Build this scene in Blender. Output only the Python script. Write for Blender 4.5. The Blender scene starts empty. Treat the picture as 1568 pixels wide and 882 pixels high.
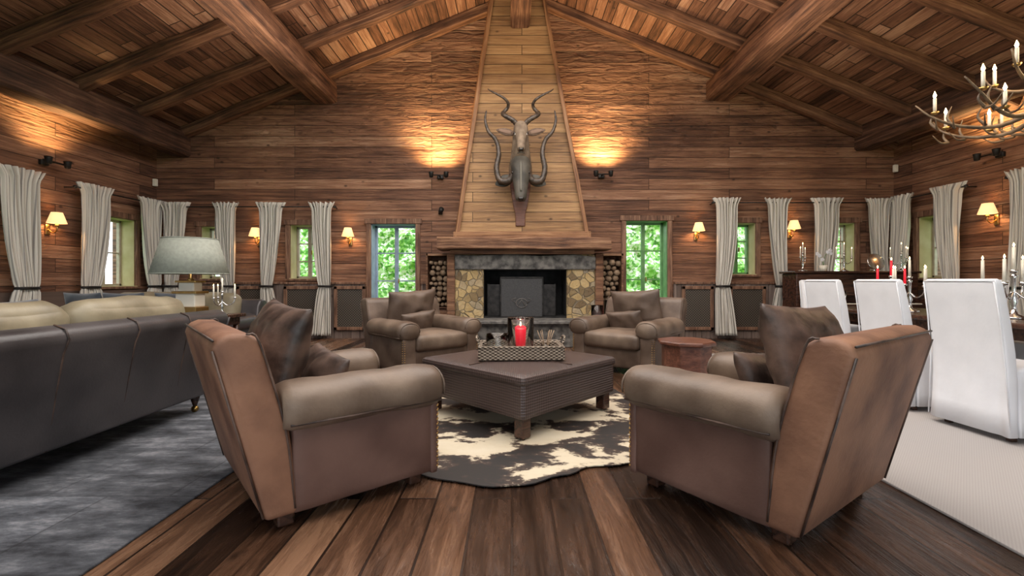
import bpy, bmesh, math, random
from mathutils import Vector, Matrix, noise
random.seed(7)
scene=bpy.context.scene
V=Vector
# ---------------------------------------------------------------- helpers
def link(o,parent=None):
    scene.collection.objects.link(o)
    if parent is not None: o.parent=parent
    return o
def group(name,loc=(0,0,0),rz=0):
    e=bpy.data.objects.new(name,None); e.empty_display_size=.1
    e.location=loc; e.rotation_euler=(0,0,rz)
    return link(e)
def mesh(name,verts,faces,mat,parent=None,loc=(0,0,0),rot=(0,0,0),smooth=False,bevel=0,seg=2,uv=None,solid=0):
    me=bpy.data.meshes.new(name); me.from_pydata([tuple(v) for v in verts],[],faces)
    bm=bmesh.new(); bm.from_mesh(me); bmesh.ops.recalc_face_normals(bm,faces=bm.faces); bm.to_mesh(me); bm.free()
    me.materials.append(mat)
    if smooth:
        for p in me.polygons: p.use_smooth=True
    if uv:
        l=me.uv_layers.new(name='UVMap')
        for lp in me.loops: l.data[lp.index].uv=uv[lp.vertex_index]
    o=bpy.data.objects.new(name,me); o.location=loc; o.rotation_euler=rot
    if solid:
        m=o.modifiers.new('s','SOLIDIFY'); m.thickness=solid
    if bevel:
        m=o.modifiers.new('b','BEVEL'); m.width=bevel; m.segments=seg; m.limit_method='ANGLE'; m.angle_limit=.6
    return link(o,parent)
BF=[(0,1,3,2),(4,6,7,5),(0,4,5,1),(2,3,7,6),(0,2,6,4),(1,5,7,3)]
def bverts(c,s):
    return [V((c[0]+i*s[0]/2,c[1]+j*s[1]/2,c[2]+k*s[2]/2)) for i in(-1,1) for j in(-1,1) for k in(-1,1)]
def box(name,c,s,mat,parent=None,rot=(0,0,0),bevel=0,seg=2,smooth=False):
    return mesh(name,bverts((0,0,0),s),BF,mat,parent,c,rot,smooth,bevel,seg)
def boxes(name,lst,mat,parent=None,bevel=0,loc=(0,0,0),rot=(0,0,0)):
    vs=[];fs=[]
    for c,s in lst:
        n=len(vs); vs+=bverts(c,s); fs+=[tuple(n+i for i in f) for f in BF]
    return mesh(name,vs,fs,mat,parent,loc,rot,False,bevel,1)
def softbox(name,c,s,r,mat,parent=None,rot=(0,0,0),bulge=(0,0,0),n=10,wr=0,shear=None,taper=None):
    bm=bmesh.new(); h=V(s)/2
    ts=[math.sin(math.pi/2*(2*i/n-1)) for i in range(n+1)]
    off=V((random.random()*50,0,0))
    for ax in range(3):
        for sg in(-1,1):
            g=[]
            for a in ts:
                row=[]
                for b in ts:
                    p=[0,0,0]; p[ax]=sg; p[(ax+1)%3]=a; p[(ax+2)%3]=b
                    q=V([p[i]*h[i] for i in range(3)])
                    inn=V([max(-(h[i]-r),min(h[i]-r,q[i])) for i in range(3)])
                    d=q-inn
                    if d.length>1e-6: q=inn+d.normalized()*r
                    q[ax]+=sg*bulge[ax]*(1-a*a)*(1-b*b)
                    if wr: q+=V(noise.noise_vector(q*7+off))*wr
                    row.append(bm.verts.new(q))
                g.append(row)
            for i in range(n):
                for j in range(n):
                    bm.faces.new((g[i][j],g[i+1][j],g[i+1][j+1],g[i][j+1]))
    bmesh.ops.remove_doubles(bm,verts=bm.verts,dist=1e-4)
    bmesh.ops.recalc_face_normals(bm,faces=bm.faces)
    me=bpy.data.meshes.new(name); bm.to_mesh(me); bm.free(); me.materials.append(mat)
    for p in me.polygons: p.use_smooth=True
    o=bpy.data.objects.new(name,me); o.location=c; o.rotation_euler=rot
    return link(o,parent)
def sweep(name,rings,mat,parent=None,loc=(0,0,0),rot=(0,0,0),smooth=True,caps=True):
    n=len(rings[0]); vs=[p for r in rings for p in r]; fs=[]
    for i in range(len(rings)-1):
        for j in range(n):
            fs.append((i*n+j,i*n+(j+1)%n,(i+1)*n+(j+1)%n,(i+1)*n+j))
    if caps:
        fs.append(tuple(range(n))[::-1]); fs.append(tuple((len(rings)-1)*n+j for j in range(n)))
    return mesh(name,vs,fs,mat,parent,loc,rot,smooth)
def ring(c,a1,a2,a,b,n=20,e=2.0):
    out=[]; c=V(c);a1=V(a1);a2=V(a2)
    for i in range(n):
        t=2*math.pi*i/n; ct,st=math.cos(t),math.sin(t)
        out.append(c+a1*(a*math.copysign(abs(ct)**(2/e),ct))+a2*(b*math.copysign(abs(st)**(2/e),st)))
    return out
def tube_rings(pts,rads,n=10,ratio=1.0):
    pts=[V(p) for p in pts]; rings=[]; up=None
    for i,p in enumerate(pts):
        d=(pts[min(i+1,len(pts)-1)]-pts[max(i-1,0)]).normalized()
        if up is None:
            up=V((0,0,1)) if abs(d.z)<.9 else V((0,1,0))
        s=d.cross(up).normalized(); up=s.cross(d).normalized()
        r=rads[i] if hasattr(rads,'__len__') else rads
        rings.append(ring(p,s,up,r,r*ratio,n))
    return rings
def tube(name,pts,rads,mat,parent=None,n=10,loc=(0,0,0),ratio=1.0):
    return sweep(name,tube_rings(pts,rads,n,ratio),mat,parent,loc)
def tubes(name,lst,mat,parent=None,n=8,loc=(0,0,0)):
    vs=[];fs=[]
    for pts,rads in lst:
        R=tube_rings(pts,rads,n); b=len(vs)
        for r in R: vs+=r
        for i in range(len(R)-1):
            for j in range(n): fs.append((b+i*n+j,b+i*n+(j+1)%n,b+(i+1)*n+(j+1)%n,b+(i+1)*n+j))
        fs.append(tuple(b+j for j in range(n))[::-1]); fs.append(tuple(b+(len(R)-1)*n+j for j in range(n)))
    return mesh(name,vs,fs,mat,parent,loc,(0,0,0),True)
def spline(pts,k=6):
    pts=[V(p) for p in pts]; out=[]
    P=[pts[0]*2-pts[1]]+pts+[pts[-1]*2-pts[-2]]
    for i in range(1,len(P)-2):
        for j in range(k):
            t=j/k; a,b,c,d=P[i-1],P[i],P[i+1],P[i+2]
            out.append(.5*((2*b)+(c-a)*t+(2*a-5*b+4*c-d)*t*t+(-a+3*b-3*c+d)*t**3))
    out.append(pts[-1]); return out
def lerpr(rs,n):
    out=[]
    for i in range(n):
        t=i/(n-1)*(len(rs)-1); k=min(int(t),len(rs)-2); out.append(rs[k]+(rs[k+1]-rs[k])*(t-k))
    return out
def lathe(name,prof,mat,parent=None,loc=(0,0,0),n=28,caps=True,solid=0,smooth=True):
    rings=[[V((r*math.cos(2*math.pi*i/n),r*math.sin(2*math.pi*i/n),z)) for i in range(n)] for r,z in prof]
    o=sweep(name,rings,mat,parent,loc,(0,0,0),smooth,caps)
    if solid:
        m=o.modifiers.new('s','SOLIDIFY'); m.thickness=solid
    return o
def extrude(name,prof,a,b,mat,parent=None,axis='x',bevel=0,seg=3,smooth=False,loc=(0,0,0),rot=(0,0,0)):
    n=len(prof)
    if axis=='x': vs=[V((a,p[0],p[1])) for p in prof]+[V((b,p[0],p[1])) for p in prof]
    elif axis=='y': vs=[V((p[0],a,p[1])) for p in prof]+[V((p[0],b,p[1])) for p in prof]
    else: vs=[V((p[0],p[1],a)) for p in prof]+[V((p[0],p[1],b)) for p in prof]
    fs=[tuple(range(n)),tuple(range(n,2*n))[::-1]]+[(i,(i+1)%n,n+(i+1)%n,n+i) for i in range(n)]
    return mesh(name,vs,fs,mat,parent,loc,rot,smooth,bevel,seg)
def pillow(name,w,h,t,mat,parent=None,loc=(0,0,0),rot=(0,0,0),n=18,wr=.006):
    vs=[];fs=[];off=V((random.random()*90,3,1))
    for sg in(1,-1):
        for i in range(n+1):
            for j in range(n+1):
                u=2*i/n-1; v=2*j/n-1; u=math.sin(u*math.pi/2)*.5+u*.5; v=math.sin(v*math.pi/2)*.5+v*.5
                f=max(0,(1-abs(u)**2.4)*(1-abs(v)**2.4))**.5
                x=u*w/2*(1-.07*(1-v*v)*abs(u)); z=v*h/2*(1-.07*(1-u*u)*abs(v))
                y=sg*t/2*f
                p=V((x,y,z)); 
                if 0<f: p+=(V(noise.noise_vector(p*9+off))*wr*2+V(noise.noise_vector(p*22+off))*wr*.7)*f
                vs.append(p)
    N=(n+1)*(n+1)
    for b in(0,N):
        for i in range(n):
            for j in range(n):
                a=b+i*(n+1)+j; fs.append((a,a+1,a+n+2,a+n+1))
    o=mesh(name,vs,fs,mat,parent,loc,rot,True)
    bm=bmesh.new(); bm.from_mesh(o.data); bmesh.ops.remove_doubles(bm,verts=bm.verts,dist=1e-4); bmesh.ops.recalc_face_normals(bm,faces=bm.faces); bm.to_mesh(o.data); bm.free()
    for p in o.data.polygons: p.use_smooth=True
    return o
def dup(src,name,loc,rz):
    e=group(name,loc,rz)
    for c in src.children:
        o=c.copy(); link(o,e)
    return e
def beam(name,p1,p2,w,h,mat,wob=.012,parent=None):
    p1=V(p1);p2=V(p2); d=(p2-p1); L=d.length; d.normalize()
    s=V((0,0,1)).cross(d).normalized(); u=d.cross(s)
    M=Matrix((d,s,u)).transposed().to_4x4(); M.translation=p1
    k=max(2,int(L/.2)); c=min(w,h)*.1; off=V((random.random()*100,0,0))
    sec=[(-w/2+c,-h/2),(w/2-c,-h/2),(w/2,-h/2+c),(w/2,h/2-c),(w/2-c,h/2),(-w/2+c,h/2),(-w/2,h/2-c),(-w/2,-h/2+c)]
    rings=[]
    for i in range(k+1):
        x=L*i/k
        r=[]
        for y,z in sec:
            p=V((x,y,z)); nn=V(noise.noise_vector(V((x*1.7,y*4,z*4))+off))*wob+V(noise.noise_vector(V((x*5,y*9,z*9))+off))*wob*.4; nn.x=0
            r.append(p+nn)
        rings.append(r)
    o=sweep(name,rings,mat,parent,smooth=False)
    o.matrix_local=M
    return o
# ---------------------------------------------------------------- materials
def nm(name):
    m=bpy.data.materials.new(name); m.use_nodes=True
    return m,m.node_tree,m.node_tree.nodes['Principled BSDF']
def N(nt,t,**kw):
    n=nt.nodes.new(t)
    for k,v in kw.items(): setattr(n,k,v)
    return n
def rampn(nt,cols,pos=None):
    r=N(nt,'ShaderNodeValToRGB'); e=r.color_ramp.elements
    k=len(cols)
    while len(e)<k: e.new(.5)
    for i,c in enumerate(cols):
        e[i].position=pos[i] if pos else i/(k-1); e[i].color=(*c,1) if len(c)==3 else c
    return r
def math_(nt,op,a,b=None,clamp=False):
    n=N(nt,'ShaderNodeMath',operation=op); n.use_clamp=clamp
    for i,x in enumerate((a,b)):
        if x is None: continue
        if isinstance(x,(int,float)): n.inputs[i].default_value=x
        else: nt.links.new(x,n.inputs[i])
    return n.outputs[0]
def mixc(nt,f,a,b,mode='MIX'):
    n=N(nt,'ShaderNodeMix',data_type='RGBA',blend_type=mode)
    for s,x in((n.inputs[0],f),(n.inputs[6],a),(n.inputs[7],b)):
        if isinstance(x,(int,float)): s.default_value=x
        elif isinstance(x,tuple): s.default_value=(*x,1)
        else: nt.links.new(x,s)
    return n.outputs[2]
def simple(name,c1,c2=None,rough=.5,metal=0,ns=6,bump=0,bs=60,em=None,es=0,det=5,r2=None,sheen=0,coat=0,pos=(.35,.65)):
    m,nt,b=nm(name)
    b.inputs['Base Color'].default_value=(*c1,1); b.inputs['Roughness'].default_value=rough; b.inputs['Metallic'].default_value=metal
    tc=N(nt,'ShaderNodeTexCoord')
    if c2:
        n=N(nt,'ShaderNodeTexNoise'); n.inputs['Scale'].default_value=ns; n.inputs['Detail'].default_value=det; nt.links.new(tc.outputs['Object'],n.inputs['Vector'])
        r=rampn(nt,[c1,c2],pos); nt.links.new(n.outputs[0],r.inputs[0]); nt.links.new(r.outputs[0],b.inputs['Base Color'])
        if r2 is not None:
            mr=N(nt,'ShaderNodeMapRange'); mr.inputs[1].default_value=.3;mr.inputs[2].default_value=.7;mr.inputs[3].default_value=rough;mr.inputs[4].default_value=r2
            nt.links.new(n.outputs[0],mr.inputs[0]); nt.links.new(mr.outputs[0],b.inputs['Roughness'])
    if bump:
        n=N(nt,'ShaderNodeTexNoise'); n.inputs['Scale'].default_value=bs; n.inputs['Detail'].default_value=4; nt.links.new(tc.outputs['Object'],n.inputs['Vector'])
        bp=N(nt,'ShaderNodeBump'); bp.inputs['Strength'].default_value=bump; bp.inputs['Distance'].default_value=.01
        nt.links.new(n.outputs[0],bp.inputs['Height']); nt.links.new(bp.outputs[0],b.inputs['Normal'])
    if em: b.inputs['Emission Color'].default_value=(*em,1); b.inputs['Emission Strength'].default_value=es
    if sheen: b.inputs['Sheen Weight'].default_value=sheen
    if coat: b.inputs['Coat Weight'].default_value=coat
    return m
def planks(name,u,v,cols,row=.2,length=3.,rough=.6,bump=.6,gu=1.2,gv=16.,mort=.004,knots=1,rrange=.15,tw=.5,gw=.75,hew=0,fine=0):
    m,nt,b=nm(name); L=nt.links
    tc=N(nt,'ShaderNodeTexCoord'); sp=N(nt,'ShaderNodeSeparateXYZ'); L.new(tc.outputs['Object'],sp.inputs[0])
    U=sp.outputs[u]; W=sp.outputs[v]
    cb=N(nt,'ShaderNodeCombineXYZ'); L.new(U,cb.inputs[0]); L.new(W,cb.inputs[1])
    br=N(nt,'ShaderNodeTexBrick'); br.offset=.37; br.inputs['Color1'].default_value=(0,0,0,1); br.inputs['Color2'].default_value=(1,1,1,1)
    br.inputs['Mortar'].default_value=(.5,.5,.5,1); br.inputs['Scale'].default_value=1; br.inputs['Mortar Size'].default_value=mort
    br.inputs['Mortar Smooth'].default_value=.3; br.inputs['Brick Width'].default_value=length; br.inputs['Row Height'].default_value=row
    L.new(cb.outputs[0],br.inputs['Vector'])
    tint=math_(nt,'MULTIPLY',br.outputs['Color'],1.0)
    def grain(a,b_,det=8):
        cg=N(nt,'ShaderNodeCombineXYZ'); L.new(math_(nt,'ADD',math_(nt,'MULTIPLY',U,a),math_(nt,'MULTIPLY',tint,17)),cg.inputs[0]); L.new(math_(nt,'MULTIPLY',W,b_),cg.inputs[1]); L.new(math_(nt,'MULTIPLY',tint,31),cg.inputs[2])
        g=N(nt,'ShaderNodeTexNoise'); g.inputs['Scale'].default_value=1; g.inputs['Detail'].default_value=det; g.inputs['Roughness'].default_value=.62; g.inputs['Distortion'].default_value=.6
        L.new(cg.outputs[0],g.inputs['Vector']); return g
    g=grain(gu,gv)
    g2=N(nt,'ShaderNodeTexNoise'); g2.inputs['Scale'].default_value=.9; g2.inputs['Detail'].default_value=3; L.new(cb.outputs[0],g2.inputs['Vector'])
    f=math_(nt,'ADD',math_(nt,'MULTIPLY',math_(nt,'SUBTRACT',tint,.5),tw),math_(nt,'MULTIPLY',math_(nt,'SUBTRACT',g.outputs[0],.5),gw*1.8))
    f=math_(nt,'ADD',f,math_(nt,'MULTIPLY',math_(nt,'SUBTRACT',g2.outputs[0],.5),.8))
    gf=None
    if fine:
        gf=grain(gu*5,gv*5,4); f=math_(nt,'ADD',f,math_(nt,'MULTIPLY',math_(nt,'SUBTRACT',gf.outputs[0],.5),fine))
    f=math_(nt,'ADD',f,.5,True)
    r=rampn(nt,cols); L.new(f,r.inputs[0]); col=r.outputs[0]
    if knots:
        ck=N(nt,'ShaderNodeCombineXYZ'); L.new(math_(nt,'MULTIPLY',U,2.6),ck.inputs[0]); L.new(math_(nt,'MULTIPLY',W,4.2),ck.inputs[1])
        vo=N(nt,'ShaderNodeTexVoronoi'); vo.inputs['Scale'].default_value=1; L.new(ck.outputs[0],vo.inputs['Vector'])
        kr=rampn(nt,[(1,1,1),(0,0,0)],(.04,.12)); L.new(vo.outputs['Distance'],kr.inputs[0])
        col=mixc(nt,math_(nt,'MULTIPLY',kr.outputs[0],.75*knots),col,tuple(x*.25 for x in cols[0]))
    col=mixc(nt,math_(nt,'MULTIPLY',br.outputs['Fac'],.88),col,(.010,.005,.003))
    mr=N(nt,'ShaderNodeMapRange'); mr.inputs[3].default_value=rough-rrange; mr.inputs[4].default_value=rough+rrange; L.new(g.outputs[0],mr.inputs[0]); L.new(mr.outputs[0],b.inputs['Roughness'])
    hh=math_(nt,'SUBTRACT',g.outputs[0],math_(nt,'MULTIPLY',br.outputs['Fac'],1.2))
    hh=math_(nt,'ADD',hh,math_(nt,'MULTIPLY',tint,.35))
    if gf: hh=math_(nt,'ADD',hh,math_(nt,'MULTIPLY',gf.outputs[0],.25))
    if hew:
        h2=N(nt,'ShaderNodeTexNoise'); h2.inputs['Scale'].default_value=1; h2.inputs['Detail'].default_value=4; h2.inputs['Distortion'].default_value=.8
        c2=N(nt,'ShaderNodeCombineXYZ'); L.new(math_(nt,'MULTIPLY',U,3.2),c2.inputs[0]); L.new(math_(nt,'MULTIPLY',W,13),c2.inputs[1]); L.new(c2.outputs[0],h2.inputs['Vector'])
        msk=N(nt,'ShaderNodeMapRange'); msk.inputs[1].default_value=2.8; msk.inputs[2].default_value=4.2; msk.inputs[3].default_value=.15; msk.inputs[4].default_value=1
        L.new(W,msk.inputs[0])
        hv=math_(nt,'MULTIPLY',h2.outputs[0],msk.outputs[0])
        hh=math_(nt,'ADD',hh,math_(nt,'MULTIPLY',hv,hew))
        cr=rampn(nt,[(1,1,1),(0,0,0)],(.34,.42)); L.new(h2.outputs[0],cr.inputs[0])
        col=mixc(nt,math_(nt,'MULTIPLY',math_(nt,'MULTIPLY',cr.outputs[0],msk.outputs[0]),.6),col,cols[0])
    L.new(col,b.inputs['Base Color'])
    bp=N(nt,'ShaderNodeBump'); bp.inputs['Strength'].default_value=bump; bp.inputs['Distance'].default_value=.03; L.new(hh,bp.inputs['Height']); L.new(bp.outputs[0],b.inputs['Normal'])
    return m
def gwood(name,cols,rough=.6,sx=2.,sy=26.,bump=.5,ax=0,pos=(.2,.42,.62,.85)):
    m,nt,b=nm(name); L=nt.links
    tc=N(nt,'ShaderNodeTexCoord'); mp=N(nt,'ShaderNodeMapping'); sc=[sy,sy,sy]; sc[ax]=sx; mp.inputs['Scale'].default_value=sc
    L.new(tc.outputs['Object'],mp.inputs[0]); g=N(nt,'ShaderNodeTexNoise'); g.inputs['Scale'].default_value=1; g.inputs['Detail'].default_value=8; g.inputs['Roughness'].default_value=.7; g.inputs['Distortion'].default_value=.35
    L.new(mp.outputs[0],g.inputs['Vector']); n2=N(nt,'ShaderNodeTexNoise'); n2.inputs['Scale'].default_value=2.2; n2.inputs['Detail'].default_value=4; L.new(tc.outputs['Object'],n2.inputs['Vector'])
    f=math_(nt,'ADD',math_(nt,'MULTIPLY',g.outputs[0],1.8),math_(nt,'MULTIPLY',n2.outputs[0],.5)); f=math_(nt,'SUBTRACT',f,.65,True)
    r=rampn(nt,cols,pos); L.new(f,r.inputs[0]); L.new(r.outputs[0],b.inputs['Base Color']); b.inputs['Roughness'].default_value=rough
    bp=N(nt,'ShaderNodeBump'); bp.inputs['Strength'].default_value=bump; bp.inputs['Distance'].default_value=.02; L.new(f,bp.inputs['Height']); L.new(bp.outputs[0],b.inputs['Normal'])
    return m
WC=[(.05,.022,.014),(.165,.076,.044),(.31,.155,.09),(.50,.30,.19)]
M_wallB=planks('wall_planks_back',0,2,WC,row=.205,length=4.2,rough=.6,hew=3.2,gv=24,gw=.9,tw=.5,bump=1.0,fine=.5,mort=.005)
M_wallS=planks('wall_planks_side',1,2,WC,row=.205,length=4.2,rough=.6,hew=3.2,gv=24,gw=.9,tw=.5,bump=1.0,fine=.5,mort=.005)
M_floor=planks('floor_planks',1,0,[(.010,.005,.003),(.042,.020,.011),(.105,.052,.029),(.23,.125,.072)],row=.19,length=2.3,rough=.26,bump=.45,gu=1.8,gv=17,mort=.0065,knots=.9,rrange=.14,gw=.7,fine=.5,tw=.85)
M_ceil=planks('ceiling_planks',1,0,[(.045,.020,.012),(.16,.072,.041),(.29,.145,.088),(.48,.29,.19)],row=.17,length=2.4,rough=.65,mort=.008,gv=22,gw=.9,fine=.7,bump=.9,tw=.6)
M_hood=planks('hood_planks',0,2,[(.13,.065,.028),(.28,.15,.065),(.42,.245,.11),(.56,.35,.18)],row=.18,length=2.4,rough=.6,gv=20,tw=.35,gw=.8,fine=.4,mort=.006)
M_dado=planks('dado_planks',2,0,[(.05,.032,.026),(.13,.09,.072),(.21,.155,.13),(.30,.235,.20)],row=.16,length=3,rough=.6,mort=.004,fine=.4)
M_beam=gwood('old_beam_wood',[(.03,.013,.008),(.11,.048,.026),(.21,.10,.055),(.38,.21,.125)],sy=17,sx=.8,bump=.9,rough=.65)
M_beamd=gwood('dark_beam_wood',[(.018,.009,.006),(.07,.032,.019),(.145,.07,.041),(.27,.15,.092)],sy=17,sx=.8,bump=.9,rough=.65)
M_edge=gwood('hood_edge_wood',[(.11,.045,.02),(.23,.105,.047),(.33,.165,.076),(.44,.25,.125)],sy=20,sx=1)
M_mantle=gwood('mantle_wood',[(.05,.021,.012),(.14,.062,.032),(.26,.13,.068),(.40,.23,.13)],sy=20,sx=1.,bump=.9)
M_case=gwood('casing_wood',[(.06,.028,.016),(.15,.074,.044),(.25,.135,.082),(.36,.22,.14)],ax=2,sy=20)
M_dark=gwood('dark_polished_wood',[(.012,.006,.005),(.035,.016,.011),(.065,.028,.017),(.10,.045,.03)],rough=.25,bump=.1)
M_sidet=gwood('cherry_wood',[(.07,.024,.015),(.12,.045,.028),(.17,.068,.042),(.24,.105,.068)],rough=.35,bump=.1)
M_leather=simple('brown_leather',(.085,.043,.032),(.15,.082,.062),rough=.5,ns=3,bump=.12,bs=70,r2=.65,det=8)
M_leatherd=simple('dark_brown_leather',(.025,.015,.012),(.13,.08,.06),rough=.4,ns=8,bump=.3,bs=30,r2=.58,det=8,pos=(.38,.68))
M_leatherb=simple('suede_back_leather',(.12,.053,.031),(.26,.13,.076),rough=.65,ns=3.5,bump=.25,bs=40,det=8)
M_sofal=simple('charcoal_leather',(.030,.027,.029),(.068,.061,.063),rough=.32,ns=2.5,bump=.1,bs=70,r2=.45,det=7)
M_tan=simple('olive_tan_leather',(.17,.145,.095),(.30,.26,.175),rough=.42,ns=4,bump=.1,bs=50)
M_blue=simple('slate_blue_velvet',(.03,.04,.055),(.07,.085,.105),rough=.8,ns=6,sheen=.4)
M_white=simple('white_slipcover',(.74,.76,.80),(.80,.82,.86),rough=.85,ns=5,bump=.2,bs=14)
M_shade=simple('linen_shade_grey',(.27,.29,.25),(.33,.35,.30),rough=.8,ns=30)
M_brass=simple('aged_brass',(.45,.28,.09),(.6,.4,.16),rough=.3,metal=1,ns=10)
M_iron=simple('black_iron',(.015,.014,.014),(.04,.037,.035),rough=.5,metal=.6,ns=12)
M_silver=simple('silver',(.6,.6,.6),(.8,.8,.8),rough=.2,metal=1,ns=8)
M_candle=simple('ivory_candle_wax',(.8,.76,.65),rough=.5)
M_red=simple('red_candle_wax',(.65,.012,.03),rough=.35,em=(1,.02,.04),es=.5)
M_flame=simple('candle_flame',(1,.8,.4),em=(1,.66,.28),es=18)
M_lit=simple('lit_sconce_shade',(.8,.6,.35),rough=.8,em=(1,.6,.26),es=1.2)
def stone():
    m,nt,b=nm('fieldstone_masonry'); L=nt.links
    tc=N(nt,'ShaderNodeTexCoord'); nz=N(nt,'ShaderNodeTexNoise'); nz.inputs['Scale'].default_value=3; L.new(tc.outputs['Object'],nz.inputs['Vector'])
    mx=N(nt,'ShaderNodeMix',data_type='RGBA'); mx.inputs[0].default_value=.12; L.new(tc.outputs['Object'],mx.inputs[6]); L.new(nz.outputs['Color'],mx.inputs[7])
    v=N(nt,'ShaderNodeTexVoronoi'); v.inputs['Scale'].default_value=8.5; L.new(mx.outputs[2],v.inputs['Vector'])
    ve=N(nt,'ShaderNodeTexVoronoi',feature='DISTANCE_TO_EDGE'); ve.inputs['Scale'].default_value=8.5; L.new(mx.outputs[2],ve.inputs['Vector'])
    sp=N(nt,'ShaderNodeSeparateColor'); L.new(v.outputs['Color'],sp.inputs[0])
    r=rampn(nt,[(.16,.12,.075),(.36,.28,.15),(.55,.43,.23),(.30,.28,.24)]); L.new(sp.outputs[0],r.inputs[0])
    n2=N(nt,'ShaderNodeTexNoise'); n2.inputs['Scale'].default_value=22; n2.inputs['Detail'].default_value=6; L.new(tc.outputs['Object'],n2.inputs['Vector'])
    c=mixc(nt,n2.outputs[0],r.outputs[0],(.5,.42,.3),'OVERLAY')
    er=rampn(nt,[(1,1,1),(0,0,0)],(.01,.05)); L.new(ve.outputs[0],er.inputs[0])
    c=mixc(nt,math_(nt,'MULTIPLY',er.outputs[0],.7),c,(.34,.29,.21)); L.new(c,b.inputs['Base Color']); b.inputs['Roughness'].default_value=.85
    h=math_(nt,'SUBTRACT',math_(nt,'MULTIPLY',n2.outputs[0],.7),er.outputs[0])
    bp=N(nt,'ShaderNodeBump'); bp.inputs['Strength'].default_value=1; bp.inputs['Distance'].default_value=.03; L.new(h,bp.inputs['Height']); L.new(bp.outputs[0],b.inputs['Normal'])
    return m
M_stone=stone()
M_slate=simple('dark_granite',(.04,.038,.036),(.20,.19,.175),rough=.7,ns=10,bump=.9,bs=18,det=9)
M_soot=simple('soot_black',(.008,.008,.008),(.02,.02,.02),rough=.9,ns=8)
def uvmat(name,kind):
    m,nt,b=nm(name); L=nt.links; tc=N(nt,'ShaderNodeTexCoord'); sp=N(nt,'ShaderNodeSeparateXYZ')
    if kind=='curtain':
        L.new(tc.outputs['UV'],sp.inputs[0])
        s=math_(nt,'FRACT',math_(nt,'MULTIPLY',sp.outputs[0],18)); k=math_(nt,'LESS_THAN',s,.2)
        c=mixc(nt,math_(nt,'MULTIPLY',k,.7),(.68,.65,.58),(.18,.17,.17)); L.new(c,b.inputs['Base Color']); b.inputs['Roughness'].default_value=.9
    if kind=='weave':
        L.new(tc.outputs['Object'],sp.inputs[0])
        a=math_(nt,'SINE',math_(nt,'MULTIPLY',sp.outputs[0],330)); bb=math_(nt,'SINE',math_(nt,'MULTIPLY',sp.outputs[1],330)); cc=math_(nt,'SINE',math_(nt,'MULTIPLY',sp.outputs[2],330))
        h=math_(nt,'ADD',math_(nt,'MULTIPLY',a,bb),cc)
        r=rampn(nt,[(.034,.022,.020),(.10,.069,.062)],(.0,1)); L.new(math_(nt,'ADD',math_(nt,'MULTIPLY',h,.3),.5,True),r.inputs[0]); L.new(r.outputs[0],b.inputs['Base Color'])
        b.inputs['Roughness'].default_value=.36
        bp=N(nt,'ShaderNodeBump'); bp.inputs['Strength'].default_value=.35; bp.inputs['Distance'].default_value=.004; L.new(h,bp.inputs['Height']); L.new(bp.outputs[0],b.inputs['Normal'])
    if kind=='wicker':
        L.new(tc.outputs['Object'],sp.inputs[0])
        xy=math_(nt,'ADD',sp.outputs[0],sp.outputs[1]); a=math_(nt,'SINE',math_(nt,'MULTIPLY',xy,150)); bb=math_(nt,'SINE',math_(nt,'MULTIPLY',sp.outputs[2],260))
        h=math_(nt,'MULTIPLY',a,bb); r=rampn(nt,[(.05,.035,.025),(.42,.34,.26)]); L.new(math_(nt,'ADD',math_(nt,'MULTIPLY',h,.5),.5,True),r.inputs[0]); L.new(r.outputs[0],b.inputs['Base Color'])
        b.inputs['Roughness'].default_value=.7; bp=N(nt,'ShaderNodeBump'); bp.inputs['Strength'].default_value=.8; bp.inputs['Distance'].default_value=.01; L.new(h,bp.inputs['Height']); L.new(bp.outputs[0],b.inputs['Normal'])
    if kind=='grille':
        L.new(tc.outputs['Object'],sp.inputs[0])
        a=math_(nt,'SINE',math_(nt,'MULTIPLY',math_(nt,'ADD',sp.outputs[0],sp.outputs[2]),130)); bb=math_(nt,'SINE',math_(nt,'MULTIPLY',math_(nt,'SUBTRACT',sp.outputs[0],sp.outputs[2]),130))
        h=math_(nt,'MAXIMUM',a,bb); r=rampn(nt,[(.012,.011,.01),(.16,.13,.10)],(.5,.95)); L.new(h,r.inputs[0]); L.new(r.outputs[0],b.inputs['Base Color']); b.inputs['Roughness'].default_value=.5
    if kind=='cow':
        n=N(nt,'ShaderNodeTexNoise'); n.inputs['Scale'].default_value=2.1; n.inputs['Detail'].default_value=7; n.inputs['Roughness'].default_value=.66; n.inputs['Distortion'].default_value=.25
        mp=N(nt,'ShaderNodeMapping'); mp.inputs['Scale'].default_value=(1.0,1.5,1); mp.inputs['Location'].default_value=(5.3,1.2,0); L.new(tc.outputs['Object'],mp.inputs[0]); L.new(mp.outputs[0],n.inputs['Vector'])
        ln=N(nt,'ShaderNodeVectorMath',operation='LENGTH'); L.new(tc.outputs['Object'],ln.inputs[0])
        rad=math_(nt,'MULTIPLY',math_(nt,'POWER',math_(nt,'DIVIDE',ln.outputs['Value'],1.3),7),.18)
        f=math_(nt,'ADD',n.outputs[0],rad)
        r=rampn(nt,[(.68,.64,.53),(.56,.49,.36),(.05,.03,.022),(.014,.011,.010)],(.0,.50,.53,.58)); L.new(f,r.inputs[0]); L.new(r.outputs[0],b.inputs['Base Color']); b.inputs['Roughness'].default_value=.6
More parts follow.
